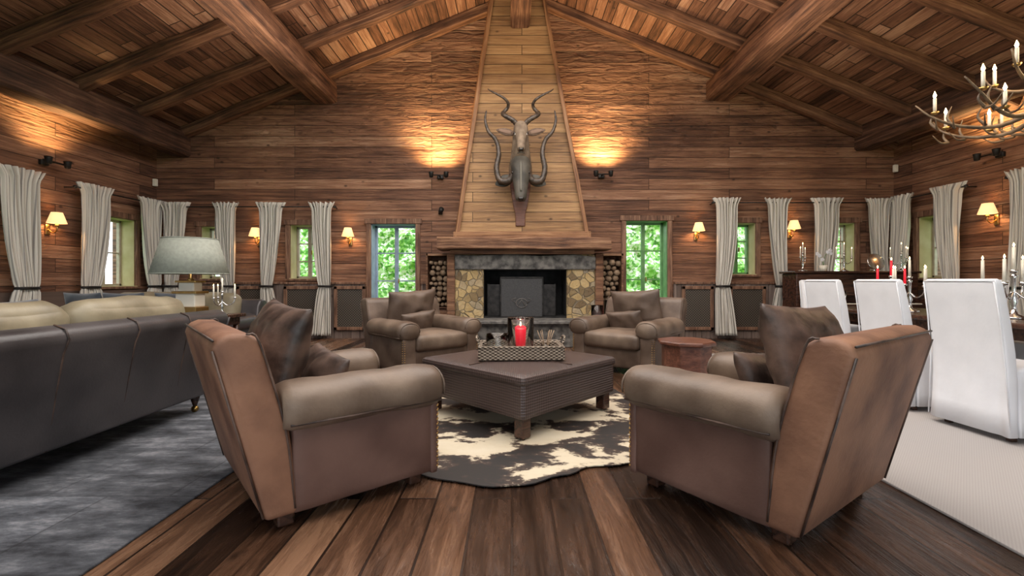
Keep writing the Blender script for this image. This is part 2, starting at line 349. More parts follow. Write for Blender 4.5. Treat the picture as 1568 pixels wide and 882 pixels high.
    if kind=='rugblue':
        n=N(nt,'ShaderNodeTexNoise'); n.inputs['Scale'].default_value=2.2; n.inputs['Detail'].default_value=10; n.inputs['Roughness'].default_value=.75
        mp=N(nt,'ShaderNodeMapping'); mp.inputs['Scale'].default_value=(1,2.6,1); L.new(tc.outputs['Object'],mp.inputs[0]); L.new(mp.outputs[0],n.inputs['Vector'])
        r=rampn(nt,[(.025,.028,.036),(.11,.12,.14),(.30,.31,.34)],(.38,.52,.66)); L.new(n.outputs[0],r.inputs[0])
        br=N(nt,'ShaderNodeTexBrick'); br.inputs['Scale'].default_value=1; br.inputs['Brick Width'].default_value=.62; br.inputs['Row Height'].default_value=.62; br.inputs['Mortar Size'].default_value=.006
        br.inputs['Color1'].default_value=(.5,.5,.5,1); br.inputs['Color2'].default_value=(1,1,1,1); br.inputs['Mortar'].default_value=(.35,.35,.35,1); L.new(tc.outputs['Object'],br.inputs['Vector'])
        c=mixc(nt,.8,r.outputs[0],br.outputs['Color'],'MULTIPLY'); L.new(c,b.inputs['Base Color']); b.inputs['Roughness'].default_value=.85
        bp=N(nt,'ShaderNodeBump'); bp.inputs['Strength'].default_value=.5; bp.inputs['Distance'].default_value=.02; L.new(n.outputs[0],bp.inputs['Height']); L.new(bp.outputs[0],b.inputs['Normal'])
    if kind=='ruggrey':
        L.new(tc.outputs['Object'],sp.inputs[0]); h=math_(nt,'SINE',math_(nt,'MULTIPLY',sp.outputs[0],400)); h2=math_(nt,'SINE',math_(nt,'MULTIPLY',sp.outputs[1],400))
        r=rampn(nt,[(.34,.32,.31),(.42,.40,.39)]); L.new(math_(nt,'ADD',math_(nt,'MULTIPLY',math_(nt,'MULTIPLY',h,h2),.5),.5),r.inputs[0]); L.new(r.outputs[0],b.inputs['Base Color']); b.inputs['Roughness'].default_value=.95
    if kind=='hedge':
        v=N(nt,'ShaderNodeTexVoronoi'); v.inputs['Scale'].default_value=14; L.new(tc.outputs['Object'],v.inputs['Vector'])
        n=N(nt,'ShaderNodeTexNoise'); n.inputs['Scale'].default_value=2.2; n.inputs['Detail'].default_value=6; L.new(tc.outputs['Object'],n.inputs['Vector'])
        s2=N(nt,'ShaderNodeSeparateColor'); L.new(v.outputs['Color'],s2.inputs[0])
        r=rampn(nt,[(.02,.09,.012),(.12,.38,.06),(.38,.72,.18),(.95,.98,.9)],(.18,.38,.58,.74)); L.new(math_(nt,'ADD',math_(nt,'MULTIPLY',s2.outputs[0],.5),math_(nt,'MULTIPLY',n.outputs[0],.6)),r.inputs[0]); L.new(r.outputs[0],b.inputs['Base Color']); b.inputs['Roughness'].default_value=.8
    if kind=='glass':
        b.inputs['Transmission Weight'].default_value=1; b.inputs['Roughness'].default_value=.02; b.inputs['IOR'].default_value=1.4; b.inputs['Base Color'].default_value=(.95,.97,.97,1)
    return m
M_curt=uvmat('striped_linen_curtain','curtain'); M_weave=uvmat('woven_leather','weave'); M_wick=uvmat('wicker','wicker'); M_gril=uvmat('radiator_grille','grille')
M_cow=uvmat('cowhide','cow'); M_rugb=uvmat('blue_patchwork_rug','rugblue'); M_rugg=uvmat('grey_sisal_rug','ruggrey'); M_hedge=uvmat('hedge_leaves','hedge'); M_glass=uvmat('clear_glass','glass')
M_wframe=simple('painted_window_frame',(.36,.31,.24),(.46,.40,.31),rough=.5,ns=12)
M_wgreen=simple('green_light_frame_and_stem',(.10,.24,.09),(.15,.32,.12),rough=.5,ns=8)  # green reflected light put into the frame colour; also plain green of orchid stems
M_wblue=simple('blue_light_tint_frame',(.22,.28,.38),(.30,.38,.48),rough=.5,ns=8)  # bluish reflected light on the left door frame put into its colour
M_reveal=simple('plaster_reveal',(.44,.39,.20),(.52,.48,.27),rough=.9,ns=4)
# ---------------------------------------------------------------- room
YB=8.8; XL=-6.87; XR=7.38; XC=.2; ZR=6.65; SL=.405; YF=-3.0; T=.4
def roofz(x): return ZR-SL*abs(x-XC)
def wall_cells(a0,a1,z0,z1,holes):
    xs=sorted({a0,a1,*[h[0] for h in holes],*[h[1] for h in holes]}); zs=sorted({z0,z1,*[h[2] for h in holes],*[h[3] for h in holes]}); out=[]
    for i in range(len(xs)-1):
        for j in range(len(zs)-1):
            cx=(xs[i]+xs[i+1])/2; cz=(zs[j]+zs[j+1])/2
            if any(h[0]<cx<h[1] and h[2]<cz<h[3] for h in holes): continue
            out.append((xs[i],xs[i+1],zs[j],zs[j+1]))
    return out
HB=[(-2.72,-1.86,0,2.2),(2.2,3.0,0,2.26),(-4.28,-3.74,1.14,2.18),(-6.0,-5.5,1.14,2.15),(4.18,4.7,1.22,2.22),(6.05,6.62,1.22,2.22)]
HF=[(-5.6,-2.6,.1,2.6),(-1.5,1.5,.1,2.6),(2.6,5.6,.1,2.6)]
vs=[];fs=[]
def addbox(x0,x1,y0,y1,z0,z1):
    n=len(vs); vs.extend(bverts(((x0+x1)/2,(y0+y1)/2,(z0+z1)/2),(x1-x0,y1-y0,z1-z0))); fs.extend([tuple(n+i for i in f) for f in BF])
for nme,Y0,Y1,H in(('wall_back',YB,YB+T,HB),('wall_front',YF-T,YF,HF)):
    vs=[];fs=[]
    for a,b_,c,d in wall_cells(XL-T,XR+T,0,3.4,H): addbox(a,b_,Y0,Y1,c,d)
    g=[(XL-T,3.4),(XR+T,3.4),(XR+T,roofz(XR+T)),(XC,ZR),(XL-T,roofz(XL-T))]
    n=len(vs); vs+= [V((x,Y0,z)) for x,z in g]+[V((x,Y1,z)) for x,z in g]
    fs+=[tuple(n+i for i in range(5)),tuple(n+5+i for i in range(5))[::-1]]+[(n+i,n+(i+1)%5,n+5+(i+1)%5,n+5+i) for i in range(5)]
    mesh(nme,vs,fs,M_wallB)
HL=[(7.52,8.28,1.0,2.2),(5.1,5.9,1.0,2.2),(2.6,3.6,1.0,2.2),(0,1.0,1.0,2.2)]
HR=[(7.72,8.25,1.15,2.25),(5.4,6.1,1.15,2.25),(2.6,3.6,1.15,2.25),(0,1.0,1.15,2.25)]
for nme,X0,X1,H in(('wall_left',XL-T,XL,HL),('wall_right',XR,XR+T,HR)):
    vs=[];fs=[]
    for a,b_,c,d in wall_cells(YF,YB,0,roofz(XL) if X1==XL else roofz(XR),H): addbox(X0,X1,a,b_,c,d)
    mesh(nme,vs,fs,M_wallS)
mesh('floor',bverts(((XL+XR)/2,(YF+YB)/2,-.1),(XR-XL+2*T,YB-YF+2*T,.2)),BF,M_floor)
vs=[]
for y in(YF-T,YB+T):
    vs+=[V((XL-T,y,roofz(XL-T))),V((XC,y,ZR)),V((XR+T,y,roofz(XR+T))),V((XL-T,y,roofz(XL-T)+.15)),V((XC,y,ZR+.15)),V((XR+T,y,roofz(XR+T)+.15))]
mesh('ceiling',vs,[(0,1,7,6),(1,2,8,7),(3,4,10,9),(4,5,11,10),(0,3,4,1),(1,4,5,2),(6,7,10,9),(7,8,11,10),(0,6,9,3),(2,5,11,8)],M_ceil)
beam('ridge_beam',(XC-.05,YF,5.95),(XC-.05,8.28,5.95),.34,.5,M_beam)
for x,zb,nm_ in((-3.62,4.52,'purlin_beam'),(3.98,4.58,'purlin_beam')):
    h=roofz(x)-.17-zb; beam(nm_,(x,YF,zb+h/2),(x,YB-.01,zb+h/2),.48,h,M_beam,.03)
for x,zb in((-6.38,3.50),(6.80,3.62)):
    beam('wall_plate_beam',(x,YF,zb+.22),(x,YB-.01,zb+.22),.36,.44,M_beamd,.02)
mesh('trim_1',bverts((XL+.24,(YF+YB)/2,3.68),(.5,YB-YF-.02,.08)),BF,M_beamd)
mesh('trim_2',bverts((XR-.24,(YF+YB)/2,3.8),(.5,YB-YF-.02,.08)),BF,M_beamd)
y=8.68
while y>-2.5:
    for sx,xe in((-1,XL+.1),(1,XR-.1)):
        x0=XC+sx*.1
        beam('rafter_beam',(x0,y,roofz(x0)-.10),(xe,y,roofz(xe)-.10),.16,.18,M_beam,.018)
    y-=1.05
def wf(side,s,d=0,z=0):
    if side=='B': return (s,YB-d,z),0
    if side=='L': return (XL+d,s,z),math.pi/2
    if side=='F': return (s,YF+d,z),math.pi
    return (XR-d,s,z),-math.pi/2
wn=0
def window(side,a0,a1,z0,z1,fm,rows=3,door=False):
    global wn
    wn+=1; loc,rz=wf(side,(a0+a1)/2); w=a1-a0; e=group(('door_' if door else 'window_')+str(wn),loc,rz)
    L=[]; f=.05; yy=.26
    L+=[((-w/2+f/2,yy,(z0+z1)/2),(f,.06,z1-z0)),((w/2-f/2,yy,(z0+z1)/2),(f,.06,z1-z0)),((0,yy,z1-f/2),(w,.06,f)),((0,yy,z0+f/2),(w,.06,f)),((0,yy-.01,(z0+z1)/2),(.07,.06,z1-z0))]
    for i in range(1,rows): L.append(((0,yy,z0+(z1-z0)*i/rows),(w,.03,.025)))
    if door: L.append(((0,yy,.2),(w,.04,.4)))
    boxes('sash',L,fm,e,.004)
    t=.012; R=[((-w/2+t/2,.15,(z0+z1)/2),(t,.3,z1-z0-.002)),((w/2-t/2,.15,(z0+z1)/2),(t,.3,z1-z0-.002)),((0,.15,z1-t/2),(w,.3,t)),((0,.12,z0+t/2),(w,.36,t))]
    boxes('reveal',R,fm if door else M_reveal,e)
    c=.09; CL=[((-w/2-c/2,-.02,(z0+z1)/2),(c,.04,z1-z0)),((w/2+c/2,-.02,(z0+z1)/2),(c,.04,z1-z0)),((0,-.025,z1+c/2+.005),(w+2*c+.06,.05,c+.01))]
    if not door: CL.append(((0,-.04,z0-.02),(w+2*c,.08,.04)))
    boxes('casing',CL,M_case,e,.006)
    boxes('handle',[((.05,yy-.05,(z0+z1)/2),(.02,.04,.09))],M_brass,e,.003)
for i,h in enumerate(HB):
    window('B',*h,[M_wblue,M_wgreen,M_wframe,M_wframe,M_wgreen,M_wframe][i],4 if i<2 else 3,i<2)
for h in HL: window('L',*h,M_wframe,2)
for h in HR: window('R',*h,M_wframe,2)
for h in HF: window('F',*h,M_wframe,4)
def dado(k,x0,x1):
    box('trim_dado_%d'%k,((x0+x1)/2,YB-.03,.52),(x1-x0,.06,1.04),M_dado)
    box('trim_cap_%d'%k,((x0+x1)/2,YB-.045,1.06),(x1-x0,.09,.04),M_case,bevel=.006)
for k,(a,b_) in enumerate([(XL+.01,-2.84),(-1.74,-1.36),(1.7,2.08),(3.12,XR-.01)]): dado(k+1,a,b_)
def radcover(side,s,w,z0=.16,z1=1.0,d=.07):
    loc,rz=wf(side,s,d); e=group('radiator_cover',loc,rz)
    box('grille',(0,-.012,(z0+z1)/2),(w-.08,.02,z1-z0-.08),M_gril,e)
    boxes('frame',[((-w/2+.03,-.025,(z0+z1)/2),(.06,.05,z1-z0)),((w/2-.03,-.025,(z0+z1)/2),(.06,.05,z1-z0)),((0,-.025,z1-.03),(w,.05,.06)),((0,-.025,z0+.03),(w,.05,.06))],M_case,e,.006)
for s,w in((-4.0,.72),(-3.1,.6),(-4.95,.62),(-5.7,.6),(3.55,.6),(4.5,.7),(5.5,.6),(6.4,.7)): radcover('B',s,w)
for nme,X,s in(('trim_dado_left',XL+.03,1),('trim_dado_right',XR-.03,-1)):
    box(nme,(X,(YF+YB-.2)/2,.47),(.05,YB-YF-.3,.94),M_dado)
# curtains
cm={}
def curtain_mesh(seed,lean,H=2.56,z0=.07):
    key=(seed,lean,H)
    if key in cm: return cm[key]
    nu,nz=84,44; vs=[];uv=[];fs=[]; rnd=random.Random(seed); ph=rnd.random()*6; zt=1.0
    for j in range(nz+1):
        z=z0+(H-z0)*j/nz
        if z>H-.13: w=.36+.14*((z-(H-.13))/.13)
        elif z>zt:
            t=(z-zt)/(H-.13-zt); w=.20+(.36-.20)*(t**.55)
        else:
            t=(zt-z)/(zt-z0); w=.20+.18*(t**.55)
        ct=max(0,1-abs(z-zt)/1.2)**1.5
        for i in range(nu+1):
            u=i/nu
            x=(u-.5)*w+lean*.07*ct+.012*math.sin(u*9+ph+z*2)
            am=.034+.012*math.sin(z*1.5+ph+u*5)
            if z>H-.13: am*=1.2
            yy=am*math.sin(2*math.pi*6.5*u+ph+.5*math.sin(z*2.2+ph))+.012*math.sin(2*math.pi*15*u+z*3)
            if abs(z-zt)<.04: yy*=.6
            vs.append(V((x,yy,z+(.012*math.sin(u*40) if j==nz else 0)))); uv.append((u,j/nz))
    for j in range(nz):
        for i in range(nu):
            a=j*(nu+1)+i; fs.append((a,a+1,a+nu+2,a+nu+1))
    cm[key]=(vs,fs,uv); return cm[key]
def curtain(side,s,lean,seed,H=2.56,sc=1.0):
    loc,rz=wf(side,s,.22); e=group('curtain',loc,rz)
    v,f,uv=curtain_mesh(seed,lean,H); v=[V((p.x*sc,p.y,p.z)) for p in v]
    mesh('drape',v,f,M_curt,e,smooth=True,uv=uv,solid=.004)
    ring_=[(lean*.07*sc+.115*sc*math.cos(t*math.pi/8),.06*math.sin(t*math.pi/8),1.0) for t in range(17)]
    tube('tieback',ring_,.02,M_iron,e,8)
    tube('hook',[(lean*.07,.05,1.0),(lean*.2,.13,1.03)],.008,M_iron,e,6)
def rod(side,a,b_,z):
    loc,rz=wf(side,(a+b_)/2,.2); e=group('curtain_rod',loc,rz); L=abs(b_-a)/2
    tube('rod',[(-L,.0,z),(L,.0,z)],.012,M_iron,e,8)
    for s in(-1,1):
        lathe('finial',[(.0,-.03),(.025,-.015),(.03,0),(.025,.015),(.0,.03)],M_iron,e,(s*L,0,z),12)
        tube('bracket',[(s*(L-.03),0,z),(s*(L-.03),.2,z)],.009,M_iron,e,6)
for i,(s,l) in enumerate([(-6.36,-1),(-5.42,1),(-4.56,-1),(-3.6,1),(4.05,-1),(5.02,1),(5.94,-1),(6.92,1)]): curtain('B',s,l,i%5,2.58 if i<4 else 2.66,1.05 if i!=6 else 1.2)
for i,(s,l) in enumerate([(8.4,1),(7.28,-1),(6.16,1),(4.9,-1)]): curtain('L',s,l,i+2,2.62,1.25)
for i,(s,l) in enumerate([(8.42,-1),(7.5,1),(6.35,-1),(5.2,1)]): curtain('R',s,l,i+1,2.68,1.15)
for a,b_,z in((-6.7,-3.35,2.5),(3.8,7.15,2.58)): rod('B',a,b_,z)
rod('L',6.95,8.6,2.54); rod('L',4.6,6.4,2.54); rod('R',7.2,8.6,2.6); rod('R',4.9,6.6,2.6)
# exterior
def hedge(name,p0,p1,h,nx=60):
    vs=[];fs=[];nz=24; p0=V(p0);p1=V(p1); d=(p1-p0); nrm=V((d.y,-d.x,0)).normalized()
    for j in range(nz+1):
        for i in range(nx+1):
            p=p0+d*i/nx+V((0,0,h*j/nz)); k=noise.noise(p*2.3)*.35+noise.noise(p*6)*.2+(h*j/nz)*-.25
            vs.append(p+nrm*(k)+V((0,0,noise.noise(p*3)*.15)))
    for j in range(nz):
        for i in range(nx): a=j*(nx+1)+i; fs.append((a,a+1,a+nx+2,a+nx+1))
    mesh(name,vs,fs,M_hedge,smooth=False)
hedge('garden_hedge',(-10,12.6,-.1),(11,12.6,-.1),2.9,150)
hedge('garden_hedge',(-10.6,-2,-.1),(-10.6,12,-.1),2.9,90)
hedge('garden_hedge',(11.2,12,-.1),(11.2,-2,-.1),2.9,90)
box('lawn',(0,5,-.45),(60,50,.1),simple('grass',(.08,.22,.03),(.22,.45,.08),rough=.9,ns=3))
# ---------------------------------------------------------------- fireplace
fp=group('fireplace',(.18,0,0))
def trap(name,hw0,hw1,z0,z1,y0,y1,mat,cx1=0.,yb=YB-.01):
    vs=[V((-hw0,y0,z0)),V((hw0,y0,z0)),V((cx1+hw1,y1,z1)),V((cx1-hw1,y1,z1)),V((-hw0,yb,z0)),V((hw0,yb,z0)),V((cx1+hw1,yb,z1)),V((cx1-hw1,yb,z1))]
    return mesh(name,vs,[(0,1,2,3),(4,5,6,7),(0,1,5,4),(1,2,6,5),(2,3,7,6),(3,0,4,7)],mat,fp)
trap('chimney_hood',1.2,.47,1.86,6.42,8.17,8.33,M_hood,-.08)
for s in(-1,1):
    beam('hood_edge_board',(s*1.18,8.15,1.86),(-.08+s*.46,8.31,6.36),.15,.07,M_edge,.006,fp)
beam('hood_bottom_board',(-1.22,8.12,1.92),(1.22,8.12,1.92),.08,.12,M_edge,.006,fp)
beam('mantle_shelf',(-1.45,8.0,1.74),(1.5,8.0,1.74),.62,.2,M_mantle,.025,fp)
box('mantle_underboard',(0,8.1,1.6),(2.5,.5,.07),M_mantle,fp,bevel=.01)
boxes('stone_jambs',[((-.93,8.37,.78),(.5,.8,1.57)),((1.03,8.37,.78),(.5,.8,1.57))],M_stone,fp,.02)
extrude('granite_lintel',[(-1.18,1.3),(1.28,1.3),(1.28,1.52),(.9,1.565),(.3,1.54),(-.2,1.57),(-.8,1.545),(-1.18,1.56)],7.93,8.5,M_slate,fp,'y',.015)
boxes('wood_posts',[((-1.25,8.1,.8),(.14,.3,1.58)),((1.35,8.1,.8),(.14,.3,1.58))],M_mantle,fp,.012)
boxes('firebox',[((.05,8.75,.9),(1.5,.06,.9)),((-.69,8.4,.9),(.03,.7,.9)),((.79,8.4,.9),(.03,.7,.9)),((.05,8.4,.455),(1.5,.8,.03))],M_soot,fp)
boxes('raised_hearth',[((.05,7.95,.2),(3.3,.9,.4)),((.05,7.9,.42),(3.4,1.0,.06))],M_slate,fp,.012)
sc=group('fireplace_screen',(.17,8.02,.45))
boxes('frame',[((-.37,0,.36),(.025,.025,.70)),((.37,0,.36),(.025,.025,.70)),((0,0,.71),(.76,.025,.025)),((0,0,.02),(.76,.025,.025)),((-.60,.1,.31),(.02,.02,.58)),((.60,.1,.31),(.02,.02,.58))],M_iron,sc,.003)
box('mesh_panel',(0,0,.36),(.72,.008,.66),simple('screen_mesh',(.03,.03,.033),(.055,.055,.055),rough=.6,ns=90),sc)
boxes('wings',[((-.49,.06,.31),(.20,.008,.56)),((.49,.06,.31),(.20,.008,.56))],M_iron,sc)
M_crest=simple('wrought_iron_crest',(.13,.12,.11),rough=.6)
tubes('crest_ornament',[([(.1*math.cos(t*.5),-.012,.26+.08*math.sin(t*.5)) for t in range(13)],[.007]*13),([(-.07,-.012,.2),(0,-.012,.32),(.07,-.012,.2)],[.008]*3),([(-.1,-.012,.26),(-.18,-.012,.32),(-.1,-.012,.35)],[.006]*3),([(.1,-.012,.26),(.18,-.012,.32),(.1,-.012,.35)],[.006]*3)],M_crest,sc)
lg=group('burning_logs',(.2,8.45,.47))
for i in range(5):
    tube('log_%d'%i,[(-.35+.03*i,-.1+.09*(i%3),.06+.1*(i//3)),(.35-.02*i,-.05+.07*(i%3),.07+.1*(i//3))],.055,M_soot,lg,8)
M_bark=simple('log_bark',(.10,.06,.035),(.24,.16,.10),rough=.9,ns=15,bump=.6,bs=30)
M_cut=simple('cut_log_end',(.22,.145,.085),(.40,.29,.19),rough=.8,ns=12)
for cx in(-1.32,1.78):
    e=group('firewood_stack',(cx,8.28,0)); rn=random.Random(int(cx*10)); 
    boxes('niche',[((-.23,.25,1.1),(.03,.5,1.0)),((.23,.25,1.1),(.03,.5,1.0)),((0,.25,.6),(.46,.5,.04)),((0,.25,1.58),(.5,.5,.04)),((0,.25,.3),(.46,.5,.6))],M_mantle,e)
    zz=.62; r=0; lst=[];ends=[]
    while zz<1.46:
        xx=-.2+(.035 if r%2 else 0)
        while xx<.13:
            ra=rn.uniform(.032,.062); dz=rn.uniform(-.012,.012); yy=rn.uniform(0,.09); lst.append(([(xx+ra,.03+yy,zz+.05+dz),(xx+ra,.45,zz+.05+dz)],[ra,ra])); ends.append(([(xx+ra,.022+yy,zz+.05+dz),(xx+ra,.031+yy,zz+.05+dz)],[ra*.86]*2)); xx+=2*ra+.004
        zz+=.095; r+=1
    tubes('logs',lst,M_bark,e,6); tubes('log_ends',ends,M_cut,e,6)
# ---------------------------------------------------------------- trophies
M_horn=simple('dark_horn',(.025,.018,.014),(.10,.07,.05),rough=.4,ns=20,bump=.6,bs=30)
M_fur=simple('kudu_fur',(.11,.075,.05),(.27,.20,.14),rough=.85,ns=7,bump=.6,bs=90,det=8)
M_furd=simple('grey_sable_fur',(.03,.028,.024),(.11,.098,.078),rough=.6,ns=5,bump=.6,bs=90,det=8)
M_wht=simple('white_hair',(.7,.66,.6),rough=.8); M_eye=simple('glass_eye',(.01,.006,.004),rough=.05); M_ear=simple('ear_fur',(.10,.06,.04),(.17,.11,.075),rough=.8,ns=20)
M_ein=simple('ear_inner_hair',(.22,.14,.10),rough=.9)
def head(e,sc,fur,path,rad,ratio=1.15):
    pts=spline(path,5); R=lerpr(rad,len(pts)); return tube('head_and_neck',pts,R,fur,e,18,ratio=ratio)
def ear(e,s,base,tip,w,mat,inner):
    b=V(base);t=V(tip);d=t-b; side=V((0,0,1)).cross(d).normalized(); up=d.cross(side).normalized(); rings=[]
    for k in range(10):
        q=k/9; ww=w*math.sin(math.pi*(.12+.86*q))**.8+.004; rings.append(ring(b+d*q,up,side,ww,.018*(1-q)+.004,12))
    sweep('ear_%s'%('l' if s<0 else 'r'),rings,mat,e)
    rings=[]
    for k in range(8):
        q=.15+.7*k/7; ww=.5*w*math.sin(math.pi*(.12+.86*q))**.8+.003; rings.append(ring(b+d*q+V((0,-.014,0)),up,side,ww,.008,12))
    sweep('inner_ear_%s'%('l' if s<0 else 'r'),rings,inner,e)
k=group('mounted_kudu_head',(.15,8.2,3.55))
head(k,1,M_fur,[(0,.1,-.55),(0,-.1,-.4),(0,-.27,-.12),(0,-.36,.08),(0,-.42,.14),(0,-.52,.04),(0,-.62,-.14),(0,-.69,-.27),(0,-.71,-.31)],[.22,.20,.15,.13,.125,.105,.072,.066,.03])
softbox('muzzle_nose',(0,-.735,-.285),(.075,.03,.045),.012,M_eye,k,n=5)
tube('muzzle_mouth',[(-.06,-.66,-.33),(0,-.73,-.335),(.06,-.66,-.33)],.008,M_furd,k,6)
for s in(-1,1):
    softbox('eye_%d'%s,(s*.105,-.5,.05),(.045,.045,.045),.02,M_eye,k,n=6)
    tube('white_chevron_%d'%s,[(s*.1,-.545,.02),(s*.03,-.62,-.03)],.014,M_wht,k,6)
    softbox('nostril_%d'%s,(s*.028,-.745,-.27),(.016,.02,.02),.007,M_eye,k,n=4)
    ear(k,s,(s*.11,-.38,.08),(s*.42,-.4,.14),.06,M_ear,M_ein)
    pts=[];rr=[]
    for i in range(70):
        t=i/69; ax=V((s*(.07+.36*t+.06*t*t),-.36+.05*t,.17+.72*t)); a=2*math.pi*1.6*t+math.pi*.9; R=.012+.10*math.sin(min(1,t*1.25)*math.pi*.75)
        pts.append(ax+V((s*R*math.cos(a),R*math.sin(a)*.8,0))); rr.append(.042*(1-t)**.7+.006+.002*math.sin(i*1.6)*(1-t))
    tube('horn_%d'%s,pts,rr,M_horn,k,10)
k2=group('mounted_sable_head',(.15,8.18,2.9))
extrude('plaque',[(-.16,.25),(.16,.25),(.2,0),(.13,-.45),(.09,-.6),(.085,-.82),(-.085,-.82),(-.09,-.6),(-.13,-.45),(-.2,0)],-.03,.03,M_sidet,k2,'y',.012)
head(k2,1,M_furd,[(0,.0,.34),(0,-.12,.28),(0,-.25,.22),(0,-.34,.12),(0,-.4,-.05),(0,-.46,-.25),(0,-.5,-.42),(0,-.5,-.46)],[.15,.17,.18,.165,.145,.115,.09,.03],1.0)
tube('white_blaze',spline([(0,-.43,.25),(0,-.53,.1),(0,-.55,-.1),(0,-.58,-.3)],4),.02,simple('grey_blaze',(.16,.15,.125),rough=.8),k2,8)
for s in(-1,1):
    softbox('eye_%d'%s,(s*.14,-.42,.05),(.045,.045,.045),.02,M_eye,k2,n=6)
    ear(k2,s,(s*.14,-.25,.0),(s*.44,-.25,-.12),.10,M_furd,M_furd)
    pts=spline([(s*.1,-.32,.10),(s*.2,-.3,-.06),(s*.36,-.28,-.05),(s*.42,-.26,.16),(s*.38,-.24,.42),(s*.43,-.22,.66),(s*.56,-.2,.82),(s*.62,-.18,1.02),(s*.60,-.18,1.2)],7)
    rr=[.055*(1-i/(len(pts)-1))**.6+.007+.003*math.sin(i*2.1) for i in range(len(pts))]
    tube('horn_%d'%s,pts,rr,M_horn,k2,10)
softbox('nose',(0,-.56,-.42),(.10,.06,.06),.025,M_eye,k2,n=6)
# ---------------------------------------------------------------- armchair
def armchair(name,loc,rz,body,arm,back,cush,W=.49):
    e=group(name,loc,rz); A=W-.085
    extrude('back_frame',[(-.37,.07),(-.56,.82),(-.55,.865),(-.50,.885),(-.43,.88),(-.38,.85),(-.27,.46),(-.22,.07)],-W+.01,W-.01,back,e,'x',.03,4,True)
    softbox('seat_base',(0,.08,.19),(2*W-.2,.76,.24),.03,body,e,n=8)
    softbox('seat_cushion',(0,.13,.385),(2*W-.34,.76,.19),.055,arm,e,bulge=(0,.01,.03),wr=.008)
    for s in(-1,1):
        softbox('arm_panel_%d'%s,(s*A,.10,.29),(.15,.72,.44),.02,body,e,n=10,wr=.004)
        rings=[]
        off=V((s*9,2,3))
        for i in range(22):
            y=-.30+.805*i/21; f=1.0
            if i==0: f=.88
            if i>=19: f=[1.02,.96,.66][i-19]
            if 15<=i<19: f=1.03
            R=ring((s*(A-.005),y,.535-.01*y),(1,0,0),(0,0,1),.145*f,.108*f,28,2.5)
            if 0<i<20: R=[p+V(noise.noise_vector(p*6+off))*.009+V(noise.noise_vector(p*17+off))*.003 for p in R]
            rings.append(R)
        sweep('arm_roll_%d'%s,rings,arm,e)
        softbox('arm_front_%d'%s,(s*A,.455,.27),(.17,.05,.42),.02,body,e,n=6)
        pp=[(s*(A+.128*math.cos(a)),.486,.53+.095*math.sin(a)) for a in [math.radians(x) for x in range(-20,201,15)]]
        tube('arm_piping_%d'%s,pp,.006,arm,e,6)
        tube('arm_seam_%d'%s,[(s*(A+.120),-.28,.478),(s*(A+.125),.0,.472),(s*(A+.125),.47,.467)],.006,cush,e,6)
        ns=[((s*(A+.085),.468,.10+.025*i),(.009,.009,.009)) for i in range(14)]+[((s*(A+.065),.483,.10+.025*i),(.009,.009,.009)) for i in range(14)]
        boxes('nail_trim_%d'%s,ns,M_brass,e,.002)
        tube('back_side_seam_%d'%s,spline([(s*(W-.01),-.25,.1),(s*(W-.01),-.29,.46),(s*(W-.01),-.39,.84),(s*(W-.015),-.44,.88)],4),.005,cush,e,6)
        tube('back_edge_piping_%d'%s,[(s*(W-.018),-.375,.09),(s*(W-.018),-.558,.82)],.005,cush,e,6)
        for yy in(-.27,.38):
            mesh('foot_%d_%d'%(s,int(yy*100)),bverts((0,0,0),(.075,.075,.08)),BF,M_dark,e,(s*(W-.11),yy,.04),bevel=.01)
    pillow('back_cushion',.70,.54,.24,cush,e,(0,-.22,.725),(math.radians(-16),math.radians(3),0),wr=.016)
    pillow('lumbar_cushion',.50,.30,.16,cush,e,(.05,.0,.58),(math.radians(-24),math.radians(5),0),wr=.012)
    tubes('top_piping',[([( -W+.02,-.555,.86),(W-.02,-.555,.86)],[.005]*2)],cush,e,6)
    return e
def face(dx,dy): return math.atan2(-dx,dy)
M_olive=simple('olive_brown_leather',(.095,.064,.045),(.20,.145,.105),rough=.45,ns=3.5,bump=.14,bs=60,r2=.6,det=8)
M_olive2=simple('cocoa_leather',(.075,.048,.034),(.16,.112,.083),rough=.42,ns=4,bump=.14,bs=60,r2=.56,det=8)
a1=armchair('leather_armchair',(-1.08,2.53,0),face(.755,.655),M_leather,M_olive,M_leatherb,M_leatherd)
a2=dup(a1,'leather_armchair',(1.31,2.37,0),face(-.575,.82))
a3=armchair('leather_armchair',(-1.15,5.72,0),face(.70,-.71),M_olive2,M_olive,M_olive2,M_olive2,.54)
a4=dup(a3,'leather_armchair',(1.49,5.78,0),face(-.66,-.75))
# ---------------------------------------------------------------- ottoman
ot=group('ottoman_coffee_table',(.06,3.84,0),math.radians(46))
softbox('upholstered_body',(0,0,.30),(1.14,1.14,.28),.02,M_weave,ot,n=10)
softbox('top_pad',(0,0,.425),(1.17,1.17,.07),.03,M_weave,ot,n=10,bulge=(0,0,.008))
boxes('top_seams',[((0,0,.466),(.008,1.1,.006)),((0,0,.466),(1.1,.008,.006))],M_leatherd,ot)
for s in(-1,1):
    for t in(-1,1): box('leg_%d_%d'%(s,t),(s*.5,t*.5,.1),(.085,.085,.15),M_dark,ot,bevel=.008)
tr=group('wicker_tray',(.07,3.78,.474),math.radians(2))
boxes('tray_sides',[((0,-.19,.05),(.66,.025,.10)),((0,.19,.05),(.66,.025,.10)),((-.33,0,.05),(.025,.40,.10)),((.33,0,.05),(.025,.40,.10)),((0,0,.008),(.66,.38,.014))],M_wick,tr,.006)
tube('tray_rim',[(-.335,-.195,.1),(.335,-.195,.1),(.335,.195,.1),(-.335,.195,.1),(-.335,-.195,.1)],.012,M_wick,tr,8)
